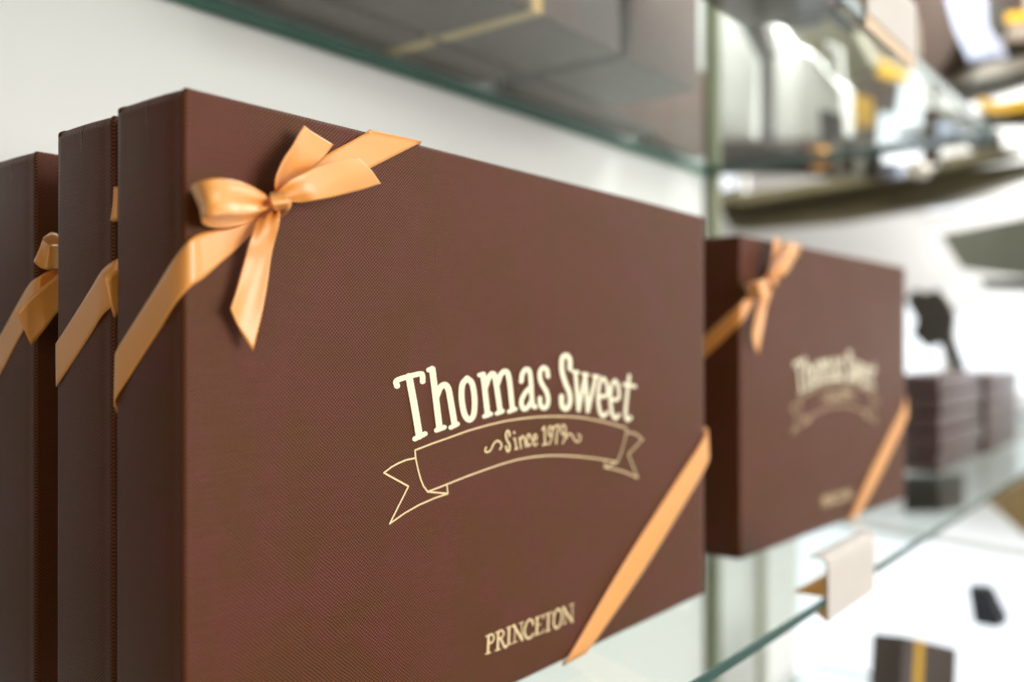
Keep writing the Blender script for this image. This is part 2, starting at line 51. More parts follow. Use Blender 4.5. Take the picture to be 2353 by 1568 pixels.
ITEMS = [['shelf_beam','long dark olive cross beam running across the far display','beam','olive',[[-1.207,1.356],[0.2,1.336],[1.349,1.355],[1.479,1.311],[1.32,1.28],[0.608,1.256],[-0.9,1.257]],0,0.2,None],['shelf_beam','lower dark olive beam just under the first one,reaching the right edge','beam','olive',[[-1.394,1.4],[0.48,1.29],[1.431,1.264],[2.314,1.265],[2.314,1.187],[1.431,1.175],[0.797,1.055],[-0.148,1.027],[-1.18,1.071]],-0.2,0.2,None],['shelf_beam','wide grey green panel below the two olive beams at the right edge','beam','olive2',[[1.065,0.775],[1.628,0.829],[2.455,0.879],[2.455,0.388],[1.628,0.451],[1.219,0.53]],0.2,0.5,None],['shelf_beam','thin dark strip between two pale boards near the top right corner','beam','olivedark',[[1.154,1.735],[1.677,1.745],[2.49,1.734],[2.49,1.686],[1.677,1.685],[1.215,1.657]],0.3,0.2,None],['shelf_beam','dark upper strip above the pale board near the top right corner','beam','olivedark',[[0.933,2.023],[1.677,1.931],[2.49,1.83],[2.49,1.758],[1.677,1.849],[1.029,1.872]],0.3,0.2,None],['display_board','pale cream board between the two dark strips at top right','board','cream',[[1.08,1.845],[1.667,1.839],[2.483,1.8],[2.483,1.745],[1.667,1.751],[1.111,1.757]],0.28,0.25,None],['brown_carton','dark brown carton behind the price tag of the upper shelf','box','brown',[[0.928,2.643],[1.299,2.513],[1.429,2.051],[1.24,1.806],[1.112,1.809],[1.087,2.15]],0.5,0.4,None],['silver_vase','bluish silver vase leaning beside the dark brown carton at top right','vase','silver',[[1.386,2.341],[1.581,2.275],[1.666,1.932],[1.739,1.729],[1.567,1.748],[1.471,1.989]],0.75,0.15,None],['taupe_carton','taupe carton at the top right corner of the display','box','taupe',[[1.502,2.383],[2.315,2.108],[2.315,1.739],[1.726,1.898],[1.502,1.925]],0.4,0.3,None],['brown_carton','small dark carton standing inside the taupe display at top right','box','brown',[[1.765,2.252],[1.866,2.217],[1.89,1.945],[1.791,1.924]],0.8,0.1,None],['gold_tray','scalloped gold tray on the far display near the right edge','tray','gold',[[1.54,1.56],[1.661,1.49],[1.824,1.488],[2.129,1.468],[2.129,1.401],[1.824,1.41],[1.687,1.42],[1.567,1.465]],0.6,0.3,None],['dark_bottle','tall dark brown bottle below the tan clip of the upper shelf','bottle','brown',[[0.784,1.749],[0.966,1.792],[0.998,1.557],[0.966,1.136],[0.767,1.167],[0.75,1.463]],0.9,0.1,None],['dark_bottle','slim dark bottle right of the bright white window','bottle','brown',[[1.361,1.478],[1.432,1.463],[1.432,1.249],[1.404,1.134],[1.355,1.142]],0.9,0.1,None],['brown_carton','flat brown carton under the white cartons with an orange bow','box','brown',[[-0.23,1.56],[0.839,1.36],[0.889,1.137],[0.669,1.157],[0.379,1.223],[-0.23,1.405]],1.0,0.2,None],['orange_bow','small orange bow on the flat brown carton','bow','orange',[[0.936,1.249],[1.023,1.242],[1.045,1.157],[0.975,1.096],[0.893,1.137]],1.45,0.08,None],['grey_carton','grey green carton standing beside the orange bow','box','grey',[[0.975,1.283],[1.238,1.234],[1.262,1.041],[1.023,1.078]],1.3,0.12,None],['white_carton','white carton with a slanted top left of the dark bottle','box','white',[[0.817,2.043],[0.944,1.86],[1.164,1.709],[1.348,1.474],[1.348,1.213],[0.379,1.365],[0.601,1.885]],1.7,0.12,None],['white_carton','narrow white carton standing against the dark post','box','white',[[0.583,2.427],[0.919,2.309],[0.919,1.763],[0.873,1.257],[0.62,1.305],[0.583,1.853]],1.9,0.12,None],['brown_carton','reddish brown carton hanging over the white carton at the top','box','brown',[[1.324,2.047],[1.758,1.896],[1.74,1.666],[1.643,1.626],[1.481,1.651],[1.353,1.728]],2.4,0.12,None],['grey_carton','olive packet between the reddish brown carton and the tan clip','box','olive',[[1.118,1.856],[1.299,1.903],[1.497,1.771],[1.605,1.528],[1.497,1.471],[1.414,1.479],[1.24,1.683]],1.8,0.1,None],['dark_plant','dark leafy twig in front of the bright window on the right','plant','black',[[0.993,0.319],[1.056,0.389],[1.134,0.359],[1.21,0.381],[1.285,0.306],[1.335,0.191],[1.314,0.079],[1.401,-0.151],[1.329,-0.169],[1.24,0.023],[1.149,-0.006],[1.04,0.082],[1.072,0.184]],0.5,0.03,None],['dark_bin','dark grey bin beside the far end of the ribboned gift box','bin','olivedark',[[0.85,-0.909],[1.129,-0.876],[1.129,-1.121],[0.85,-1.163]],0.3,0.3,None],['navy_cup','small navy cup standing low at the lower right','cup','navy',[[1.587,-1.442],[1.693,-1.432],[1.791,-1.602],[1.765,-1.66],[1.622,-1.67]],0.8,0.1,None],['tan_basket','tan basket at the right edge under the glass shelf','basket','tan',[[1.116,-1.098],[1.382,-0.91],[2.278,-0.537],[2.278,-1.149],[1.382,-1.302],[1.224,-1.175]],-0.3,0.3,None],['back_panel','taupe back panel behind the white cartons at the upper right','panel','taupe2',[[-1.58,3.989],[0.573,3.185],[0.573,1.337],[-1.58,1.675]],-0.4,0.2,None],['dark_bottle','squat dark amber bottle at the left end of the olive beam','bottle','brown',[[0.717,1.343],[0.902,1.309],[0.967,1.214],[0.967,1.097],[0.682,1.142],[0.675,1.279]],1.2,0.12,None],['brown_carton','long dark carton lying along the top of the display,behind the upper price card','box','brown',[[0.143,2.365],[0.557,2.154],[0.766,1.881],[0.732,1.672],[0.539,1.745],[0.221,2.045]],0.3,0.1,None],['gold_tray','small gold dish under the tan clip of the upper price card','tray','gold',[[1.018,1.902],[1.248,1.732],[1.321,1.646],[1.188,1.679],[1.034,1.772]],1.0,0.1,None],['glass_jar','small glass jar with a bright lid beside the tall dark bottle','jar','silver',[[1.472,1.054],[1.568,1.038],[1.573,0.956],[1.464,0.973]],1.5,0.08,None],['glass_jar','round cream glass jar between the two dark bottles on the olive beam','jar','cream',[[1.759,0.983],[1.821,0.984],[1.858,0.937],[1.826,0.896],[1.767,0.905],[1.741,0.946]],1.7,0.08,None],['shelf_beam','short olive rail behind the cream board at the right edge','beam','olive',[[0.797,1.757],[1.431,1.591],[2.314,1.436],[2.314,1.344],[1.431,1.507],[0.831,1.644]],-0.2,0.1,None],['brown_carton','dark carton lying under the wide grey green panel','box','olivedark',[[1.5,0.435],[1.775,0.418],[2.354,0.381],[2.354,0.304],[1.775,0.344],[1.527,0.373]],0.5,0.1,None],['brown_carton','thin brown strip standing for the shadow between the two white cartons','box','brown',[[1.004,1.951],[1.087,1.85],[1.081,1.175],[1.011,1.188]],2.0,0.06,None],['brown_carton','low dark carton beside the metal post,under the white cartons','box','brown',[[0.212,1.398],[0.948,1.222],[0.948,1.074],[0.212,1.225]],1.5,0.1,None],['brown_carton','slanted dark carton at the top edge just right of the metal post','box','brown',[[0.895,2.22],[1.09,2.153],[1.274,1.601],[1.183,1.589],[1.043,1.823]],2.2,0.06,None],['dark_bottle','thin dark bottle at the right of the white carton with the slanted top','bottle','black',[[1.07,1.522],[1.147,1.505],[1.163,1.061],[1.055,1.078]],1.3,0.08,None],['gold_bow','pale gold bow hanging at the top edge beside the metal post','bow','gold',[[1.202,1.926],[1.308,1.801],[1.278,1.729],[1.156,1.824],[1.125,1.928]],2.5,0.04,None],['dark_bottle','short black bottle left of the glass jar with the bright lid','bottle','black',[[1.442,1.122],[1.503,1.111],[1.525,0.948],[1.42,0.964]],1.6,0.06,None],['amber_jar','amber jar between the olive packet and the small bright window','jar','gold',[[1.287,1.495],[1.388,1.446],[1.402,1.279],[1.302,1.274],[1.252,1.387]],1.5,0.05,None],['brown_carton','square brown carton under the gold tray at the right edge','box','brown',[[1.624,1.39],[1.746,1.354],[1.746,1.268],[1.624,1.302]],0.9,0.08,None],['silver_vase','small silver vase low between the small bright window and the gold tray','vase','silver',[[1.446,1.38],[1.543,1.373],[1.57,1.224],[1.46,1.231]],0.9,0.08,None],['brown_carton','tiny dark carton on the upper olive beam near the right edge','box','black',[[1.485,1.346],[1.648,1.327],[1.661,1.224],[1.485,1.237]],0.6,0.08,None],['gold_tray','thin gold rim along the top right corner of the photo','tray','gold',[[1.892,1.9],[2.719,1.757],[2.719,1.714],[1.996,1.82],[1.892,1.838]],0.95,0.05,None],['dark_bottle','dark slanted bottle between the silver vase and the taupe carton','bottle','black',[[1.773,2.163],[1.831,2.144],[1.88,1.805],[1.843,1.766],[1.793,1.855]],0.95,0.06,None],['white_carton','narrow white carton between the olive packet and tall dark bottle','box','white',[[1.61,1.58],[1.688,1.525],[1.706,1.343],[1.623,1.419]],2.2,0.05,None],['shelf_beam','dark narrow rail just above the upper olive beam near the right edge','beam','olivedark',[[0.928,1.482],[1.775,1.416],[2.561,1.36],[2.561,1.32],[1.775,1.364],[0.928,1.429]],0.5,0.08,None],['brown_carton','flat black carton between the brown carton at the top and the price card','box','black',[[1.684,1.836],[1.847,1.718],[1.907,1.552],[1.798,1.552],[1.671,1.686]],2.3,0.04,None],['dark_bottle','dark round bottle low between the orange bow and the tall dark bottle','bottle','black',[[1.42,1.302],[1.544,1.252],[1.557,1.098],[1.434,1.121]],2.0,0.05,None]]  # thin brown strip between the white cartons stands in for their shadow
P0 = [7.2799, 2.4951]
SV = [-0.3007, -0.9537]
NV = [-0.9537, 0.3007]
WINDOWS = [[-0.647, -0.457, -0.179, 0.442, -2.0, 'bright window pane to the right of the blurred gift box, left of the dark twig'], [-0.052, -0.412, 1.679, 0.346, -2.0, 'wide bright window at the right edge above the mauve box stacks'], [0.543, 1.309, 0.953, 1.899, 0.2, 'small bluish white window between two dark bottles near the top right'], [0.19, 1.763, 1.576, 1.674, -1.5, 'low bright window under the gold tray at the right edge'], [-2.079, 1.635, -1.783, 1.816, -1.0, 'tiny mint white window gap beside the post above the olive beam'], [-0.232, 1.229, 1.459, 1.281, -1.8, 'bright window strip between the olive beams at the right edge'], [-3.117, -5.312, 1.608, -1.899, -2.2, 'large bright window low down, seen under the glass shelf']]
# ---------------------------------------------------------------- materials
def new_mat(name):
    m = bpy.data.materials.new(name); m.use_nodes = True
    nt = m.node_tree; return m, nt, nt.nodes['Principled BSDF']
def plain(name, col, rough=.5, metal=0, spec=.5, noise=.06, scale=30):
    m, nt, p = new_mat(name)
    p.inputs['Roughness'].default_value = rough; p.inputs['Metallic'].default_value = metal
    p.inputs['Specular IOR Level'].default_value = spec
    tc = nt.nodes.new('ShaderNodeTexCoord'); n = nt.nodes.new('ShaderNodeTexNoise')
    n.inputs['Scale'].default_value = scale; n.inputs['Detail'].default_value = 4
    nt.links.new(tc.outputs['Object'], n.inputs['Vector'])
    r = nt.nodes.new('ShaderNodeMix'); r.data_type = 'RGBA'
    r.inputs[6].default_value = tuple(c * (1 - noise) for c in col) + (1,)
    r.inputs[7].default_value = tuple(min(1, c * (1 + noise)) for c in col) + (1,)
    nt.links.new(n.outputs['Fac'], r.inputs[0]); nt.links.new(r.outputs[2], p.inputs['Base Color'])
    return m
def math_node(nt, op, a, b=None, c=None):
    n = nt.nodes.new('ShaderNodeMath'); n.operation = op
    for i, v in enumerate((a, b, c)):
        if v is None: continue
        if hasattr(v, 'links'): nt.links.new(v, n.inputs[i])
        else: n.inputs[i].default_value = v
    return n.outputs[0]

def cloth_mat():
    m, nt, p = new_mat('brown_book_cloth')
    tc = nt.nodes.new('ShaderNodeTexCoord')
    warp = nt.nodes.new('ShaderNodeTexNoise'); warp.inputs['Scale'].default_value = 90; warp.inputs['Detail'].default_value = 2
    nt.links.new(tc.outputs['Object'], warp.inputs['Vector'])
    sx = nt.nodes.new('ShaderNodeSeparateXYZ'); nt.links.new(tc.outputs['Object'], sx.inputs[0])
    w = math_node(nt, 'MULTIPLY', math_node(nt, 'SUBTRACT', warp.outputs['Fac'], .5), .0012)
    along = math_node(nt, 'ADD', math_node(nt, 'ADD', sx.outputs[0], sx.outputs[1]), w)
    up = math_node(nt, 'ADD', sx.outputs[2], w)
    ca = math_node(nt, 'COSINE', math_node(nt, 'MULTIPLY', along, 2 * math.pi / .00130))
    cb = math_node(nt, 'COSINE', math_node(nt, 'MULTIPLY', up, 2 * math.pi / .00118))
    dots = math_node(nt, 'MULTIPLY', ca, cb)
    fine = nt.nodes.new('ShaderNodeTexNoise'); fine.inputs['Scale'].default_value = 1800; fine.inputs['Detail'].default_value = 3
    nt.links.new(tc.outputs['Object'], fine.inputs['Vector'])
    # long slubs of the weave
    mp = nt.nodes.new('ShaderNodeMapping'); mp.inputs['Scale'].default_value = (60, 60, 1400)
    nt.links.new(tc.outputs['Object'], mp.inputs['Vector'])
    slub = nt.nodes.new('ShaderNodeTexNoise'); slub.inputs['Scale'].default_value = 1.0; slub.inputs['Detail'].default_value = 2
    nt.links.new(mp.outputs[0], slub.inputs['Vector'])
    h = math_node(nt, 'ADD', math_node(nt, 'MULTIPLY', dots, .5), math_node(nt, 'MULTIPLY', fine.outputs['Fac'], .5))
    h = math_node(nt, 'ADD', h, math_node(nt, 'MULTIPLY', slub.outputs['Fac'], .7))
    bp = nt.nodes.new('ShaderNodeBump'); bp.inputs['Strength'].default_value = .7; bp.inputs['Distance'].default_value = .00018
    nt.links.new(h, bp.inputs['Height']); nt.links.new(bp.outputs[0], p.inputs['Normal'])
    # weave highlights and pore shade painted in as colour; slow mottling of the dye
    big = nt.nodes.new('ShaderNodeTexNoise'); big.inputs['Scale'].default_value = 45; big.inputs['Detail'].default_value = 5
    nt.links.new(tc.outputs['Object'], big.inputs['Vector'])
    c1 = nt.nodes.new('ShaderNodeMix'); c1.data_type = 'RGBA'
    c1.inputs[6].default_value = (.096, .0315, .009, 1); c1.inputs[7].default_value = (.108, .0305, .017, 1)
    mr = nt.nodes.new('ShaderNodeMapRange'); mr.inputs[1].default_value = .38; mr.inputs[2].default_value = .62
    nt.links.new(big.outputs['Fac'], mr.inputs[0]); nt.links.new(mr.outputs[0], c1.inputs[0])
    c2 = nt.nodes.new('ShaderNodeMix'); c2.data_type = 'RGBA'; c2.blend_type = 'MULTIPLY'
    c2.inputs[0].default_value = 1
    g = math_node(nt, 'ADD', math_node(nt, 'MULTIPLY', math_node(nt, 'MULTIPLY', dots, math_node(nt, 'ADD', fine.outputs['Fac'], .5)), 1.15), math_node(nt, 'ADD', math_node(nt, 'MULTIPLY', slub.outputs['Fac'], .30), .85))
    cg = nt.nodes.new('ShaderNodeCombineColor')
    for i in range(3): nt.links.new(g, cg.inputs[i])
    nt.links.new(c1.outputs[2], c2.inputs[6]); nt.links.new(cg.outputs[0], c2.inputs[7])
    nt.links.new(c2.outputs[2], p.inputs['Base Color'])
    p.inputs['Roughness'].default_value = .36
    p.inputs['Specular IOR Level'].default_value = .17
    p.inputs['Sheen Weight'].default_value = .0; p.inputs['Sheen Roughness'].default_value = .35; p.inputs['Sheen Tint'].default_value = (1, .84, .86, 1)
    return m

def satin_mat(name, col, rough=.38):
    m, nt, p = new_mat(name)
    uv = nt.nodes.new('ShaderNodeUVMap')
    sx = nt.nodes.new('ShaderNodeSeparateXYZ'); nt.links.new(uv.outputs[0], sx.inputs[0])
    rib = math_node(nt, 'SINE', math_node(nt, 'MULTIPLY', sx.outputs[1], 2 * math.pi / .00045))
    wv = math_node(nt, 'SINE', math_node(nt, 'MULTIPLY', sx.outputs[0], 2 * math.pi * 40))
    # woven selvedge near both edges
    edge = math_node(nt, 'GREATER_THAN', math_node(nt, 'ABSOLUTE', math_node(nt, 'SUBTRACT', sx.outputs[0], .5)), .468)
    pic = math_node(nt, 'MULTIPLY', edge, math_node(nt, 'SINE', math_node(nt, 'MULTIPLY', sx.outputs[1], 2 * math.pi / .0011)))
    n = nt.nodes.new('ShaderNodeTexNoise'); n.inputs['Scale'].default_value = 160
    tc = nt.nodes.new('ShaderNodeTexCoord'); nt.links.new(tc.outputs['Object'], n.inputs['Vector'])
    h = math_node(nt, 'ADD', math_node(nt, 'MULTIPLY', rib, .35), math_node(nt, 'MULTIPLY', wv, .2))
    h = math_node(nt, 'ADD', h, math_node(nt, 'MULTIPLY', pic, 1.6))
    h = math_node(nt, 'ADD', h, math_node(nt, 'MULTIPLY', n.outputs['Fac'], 1.0))
    bp = nt.nodes.new('ShaderNodeBump'); bp.inputs['Strength'].default_value = .35; bp.inputs['Distance'].default_value = .00012
    nt.links.new(h, bp.inputs['Height']); nt.links.new(bp.outputs[0], p.inputs['Normal'])
    mx = nt.nodes.new('ShaderNodeMix'); mx.data_type = 'RGBA'
    mx.inputs[6].default_value = col + (1,); mx.inputs[7].default_value = tuple(c * .8 for c in col) + (1,)
    f = math_node(nt, 'ADD', math_node(nt, 'MULTIPLY', rib, .12), math_node(nt, 'MULTIPLY', edge, .35))
    nt.links.new(f, mx.inputs[0]); nt.links.new(mx.outputs[2], p.inputs['Base Color'])
    p.inputs['Roughness'].default_value = rough; p.inputs['Specular IOR Level'].default_value = .8
    p.inputs['Coat Weight'].default_value = .55; p.inputs['Coat Roughness'].default_value = .3; p.inputs['Coat IOR'].default_value = 1.6
    p.inputs['Anisotropic'].default_value = .45
    p.inputs['Sheen Weight'].default_value = .25; p.inputs['Sheen Tint'].default_value = (1, .8, .5, 1)
    p.inputs['Subsurface Weight'].default_value = 0
    return m

def glass_surface():
    m = bpy.data.materials.new('clear_shelf_glass'); m.use_nodes = True; nt = m.node_tree
    nt.nodes.remove(nt.nodes['Principled BSDF']); out = nt.nodes['Material Output']
    tr = nt.nodes.new('ShaderNodeBsdfTransparent'); tr.inputs[0].default_value = (.93, .965, .95, 1)
    gl = nt.nodes.new('ShaderNodeBsdfGlossy'); gl.inputs['Roughness'].default_value = .035; gl.inputs[0].default_value = (.97, 1, .99, 1)
    lw = nt.nodes.new('ShaderNodeLayerWeight'); lw.inputs[0].default_value = .5
    p5 = math_node(nt, 'POWER', lw.outputs['Facing'], 5.0)
    n = nt.nodes.new('ShaderNodeTexNoise'); n.inputs['Scale'].default_value = 25
    tc = nt.nodes.new('ShaderNodeTexCoord'); nt.links.new(tc.outputs['Object'], n.inputs['Vector'])
    f = math_node(nt, 'ADD', math_node(nt, 'MULTIPLY', p5, .28), math_node(nt, 'ADD', math_node(nt, 'MULTIPLY', n.outputs['Fac'], .02), .03))
    mix = nt.nodes.new('ShaderNodeMixShader'); nt.links.new(f, mix.inputs[0])
    nt.links.new(tr.outputs[0], mix.inputs[1]); nt.links.new(gl.outputs[0], mix.inputs[2])
    nt.links.new(mix.outputs[0], out.inputs[0]); return m

def emit(name, col, s):
    m, nt, p = new_mat(name)
    p.inputs['Base Color'].default_value = (.1, .1, .1, 1)
    p.inputs['Emission Color'].default_value = col + (1,)
    n = nt.nodes.new('ShaderNodeTexNoise'); n.inputs['Scale'].default_value = 5
    v = math_node(nt, 'MULTIPLY_ADD', n.outputs['Fac'], .3 * s, .85 * s)
    nt.links.new(v, p.inputs['Emission Strength']); return m

MAT = dict(
    cloth=cloth_mat(),
    satin=satin_mat('apricot_satin_ribbon', (.90, .365, .065)),
    satin_plain=plain('narrow_gold_ribbon', (.80, .48, .13), .35, 0, .7, .08, 60),
    cream_foil=plain('cream_foil', (.93, .84, .62), .35, 0, .6, .13, 900),
    gold_foil=plain('gold_foil', (.86, .66, .38), .32, .1, .6, .16, 900),
    glass=glass_surface(),
    glass_edge=plain('green_glass_edge', (.004, .060, .052), .16, 0, .45, .25, 60),
    glass_edge_deep=plain('deep_green_glass_edge', (.015, .13, .085), .5, 0, .15, .25, 60),
    wall=plain('matt_white_wall', (.86, .88, .865), .75, 0, .3, .015, 4),
    wall2=plain('white_far_wall', (.88, .88, .87), .7, 0, .3, .03, 3),
    post=plain('sage_metal_post', (.24, .26, .17), .4, .2, .5, .1, 30),
    postlight=plain('pale_sage_strip', (.48, .50, .40), .5, 0, .5, .05, 30),
    olive=plain('olive_brown_wood', (.16, .14, .075), .45, 0, .5, .35, 12),
    olive2=plain('grey_green_wood', (.15, .16, .12), .45, 0, .5, .35, 12),
    olivedark=plain('dark_olive_wood', (.035, .038, .028), .45, 0, .5, .3, 12),
    cream=plain('cream_board', (.58, .55, .48), .5, 0, .4, .05, 12),
    brown=plain('brown_card', (.035, .018, .010), .5, 0, .5, .35, 14),
    taupe=plain('taupe_card', (.26, .21, .16), .5, 0, .5, .3, 12),
    taupe2=plain('warm_grey_panel', (.22, .19, .15), .4, 0, .5, .5, 9),
    silver=plain('blue_silver_glaze', (.36, .40, .52), .25, .3, .6, .1, 12),
    silverd=plain('silver_grey_foil', (.36, .36, .36), .3, .5, .6, .4, 25),
    gold=plain('gold_leaf', (.62, .36, .03), .3, .6, .6, .3, 20),
    orange=plain('orange_satin_bow', (.62, .30, .08), .4, 0, .5, .1, 20),
    grey=plain('grey_green_card', (.20, .21, .18), .4, 0, .5, .3, 20),
    white=plain('white_card', (.84, .83, .80), .55, 0, .4, .05, 14),
    card=plain('cream_price_card', (.62, .58, .54), .6, 0, .3, .06, 90),
    black=plain('near_black_leaf', (.03, .025, .018), .5, 0, .4, .3, 20),
    navy=plain('navy_glaze', (.015, .02, .035), .2, 0, .6, .2, 20),
    tan=plain('tan_wicker', (.48, .33, .16), .6, 0, .4, .4, 60),
    clip=plain('amber_acrylic_clip', (.80, .45, .13), .3, 0, .5, .15, 60),
    clip_pale=plain('pale_beech_clip', (.66, .48, .30), .4, 0, .5, .1, 60),
    mauve=plain('mauve_gift_paper', (.075, .040, .040), .35, 0, .7, .15, 40),
    window=emit('daylit_window_pane', (.90, .95, 1.0), 1.15),
    red=plain('brown_lid', (.12, .05, .03), .4, 0, .5, .1, 20),
)

# ---------------------------------------------------------------- helpers
def link(o, parent=None):
    COL.objects.link(o)
    if parent is not None: o.parent = parent
    return o
def mesh_obj(name, bm_or_me, mats, parent=None, smooth=False, loc=None):
    if isinstance(bm_or_me, bmesh.types.BMesh):
        me = bpy.data.meshes.new(name); bm_or_me.to_mesh(me); bm_or_me.free()
    else: me = bm_or_me
    for m in (mats if isinstance(mats, (list, tuple)) else [mats]): me.materials.append(m)
    if smooth:
        for f in me.polygons: f.use_smooth = True
    o = bpy.data.objects.new(name, me)
    if loc is not None: o.location = loc
    return link(o, parent)
def tag(o, label, cat, group=None, kind=None):
    if kind: o['kind'] = kind
    if label: o['label'] = label
    if cat: o['category'] = cat
    if group: o['group'] = group
    return o
def empty(name, loc, rz=0):
    o = bpy.data.objects.new(name, None); o.empty_display_size = .02
    o.location = loc; o.rotation_euler = (0, 0, rz); return link(o)
def box_bm(x0, x1, y0, y1, z0, z1, bevel=0, bm=None):
    own = bm is None
    if own: bm = bmesh.new()
    r = bmesh.ops.create_cube(bm, size=1.0)
    bmesh.ops.transform(bm, verts=r['verts'], matrix=Matrix.Translation(((x0+x1)/2, (y0+y1)/2, (z0+z1)/2)) @ Matrix.Diagonal((x1-x0, y1-y0, z1-z0, 1)))
    if bevel:
        es = list({e for v in r['verts'] for e in v.link_edges})
        bmesh.ops.bevel(bm, geom=es, offset=bevel, segments=3, affect='EDGES', profile=.5)
    return bm

# ---------------------------------------------------------------- walls, posts, shelves
YW = 2.12 * D
o = mesh_obj('wall', box_bm(.032, 4.33 * D, 0, .03, -1.1, 1.3), MAT['wall'], loc=(0, YW, ZC)); tag(o, None, None, kind='structure')
o = mesh_obj('unseen_dark_panel', box_bm(-.012, 0, .31, .52, -1.1, 1.3), MAT['olivedark'], loc=(.03, 0, ZC)); tag(o, None, None, kind='structure')  # unseen panel added to darken the light and reflections on the box sides
o = mesh_obj('display_post', box_bm(0, .018, -.012, .02, -1.1, 1.3, .003), MAT['post'], loc=(4.345 * D, YW, ZC))
tag(o, 'slim grey green metal post at the end of the white wall beside the first box', 'post')
o = mesh_obj('display_post', box_bm(0, .008, 0, .012, -1.1, -.02, .002), MAT['postlight'], loc=(5.12 * D, YW, ZC))
tag(o, 'thin tan post to the right of the metal post, seen under the second box', 'post')
o = mesh_obj('low_wall', box_bm(4.33 * D + .03, 5.9 * D, 0, .02, -1.1, .10), MAT['wall'], loc=(0, YW + .02, ZC)); tag(o, None, None, kind='structure')

def glass_shelf(x0, x1, y0, y1, ztop, th, label):
    cx, cy = (x0 + x1) / 2, (y0 + y1) / 2
    root = empty('glass_shelf', (cx, cy, ztop - th)); tag(root, label, 'shelf')
    hx, hy = (x1 - x0) / 2, (y1 - y0) / 2; c = .0006
    bm = bmesh.new()
    def quad(z): return bm.faces.new([bm.verts.new(p) for p in ((-hx+c, -hy+c, z), (hx-c, -hy+c, z), (hx-c, hy-c, z), (-hx+c, hy-c, z))])
    quad(th); quad(0).normal_flip()
    mesh_obj('glass_pane', bm, MAT['glass'], root)
    bm = bmesh.new()
    prof = [(c, 0), (0, c), (0, th - c), (c, th)]
    rings = []
    for ins, z in prof: rings.append([bm.verts.new(p) for p in ((-hx+ins, -hy+ins, z), (hx-ins, -hy+ins, z), (hx-ins, hy-ins, z), (-hx+ins, hy-ins, z))])
    for a, b in zip(rings, rings[1:]):
        for i in range(4): bm.faces.new((a[i], a[(i+1) % 4], b[(i+1) % 4], b[i]))
    bm.faces.ensure_lookup_table()
    for f in bm.faces:
        if f.calc_center_median().y > hy - .003 and abs(f.normal.y) > -1: f.material_index = 1
    mesh_obj('polished_edge', bm, [MAT['glass_edge'], MAT['glass_edge_deep']], root)
    return root
ZLOW = ZC + ZS * D
ZUP = ZC + .88 * D
glass_shelf(.034, 9.5 * D, .755 * D, 2.10 * D, ZLOW, .0055, 'lower clear glass shelf that the brown gift boxes stand on')
glass_shelf(.034, 4.33 * D, .765 * D, 2.10 * D, ZUP + .010, .010, 'upper clear glass shelf with a green back edge above the gift boxes')

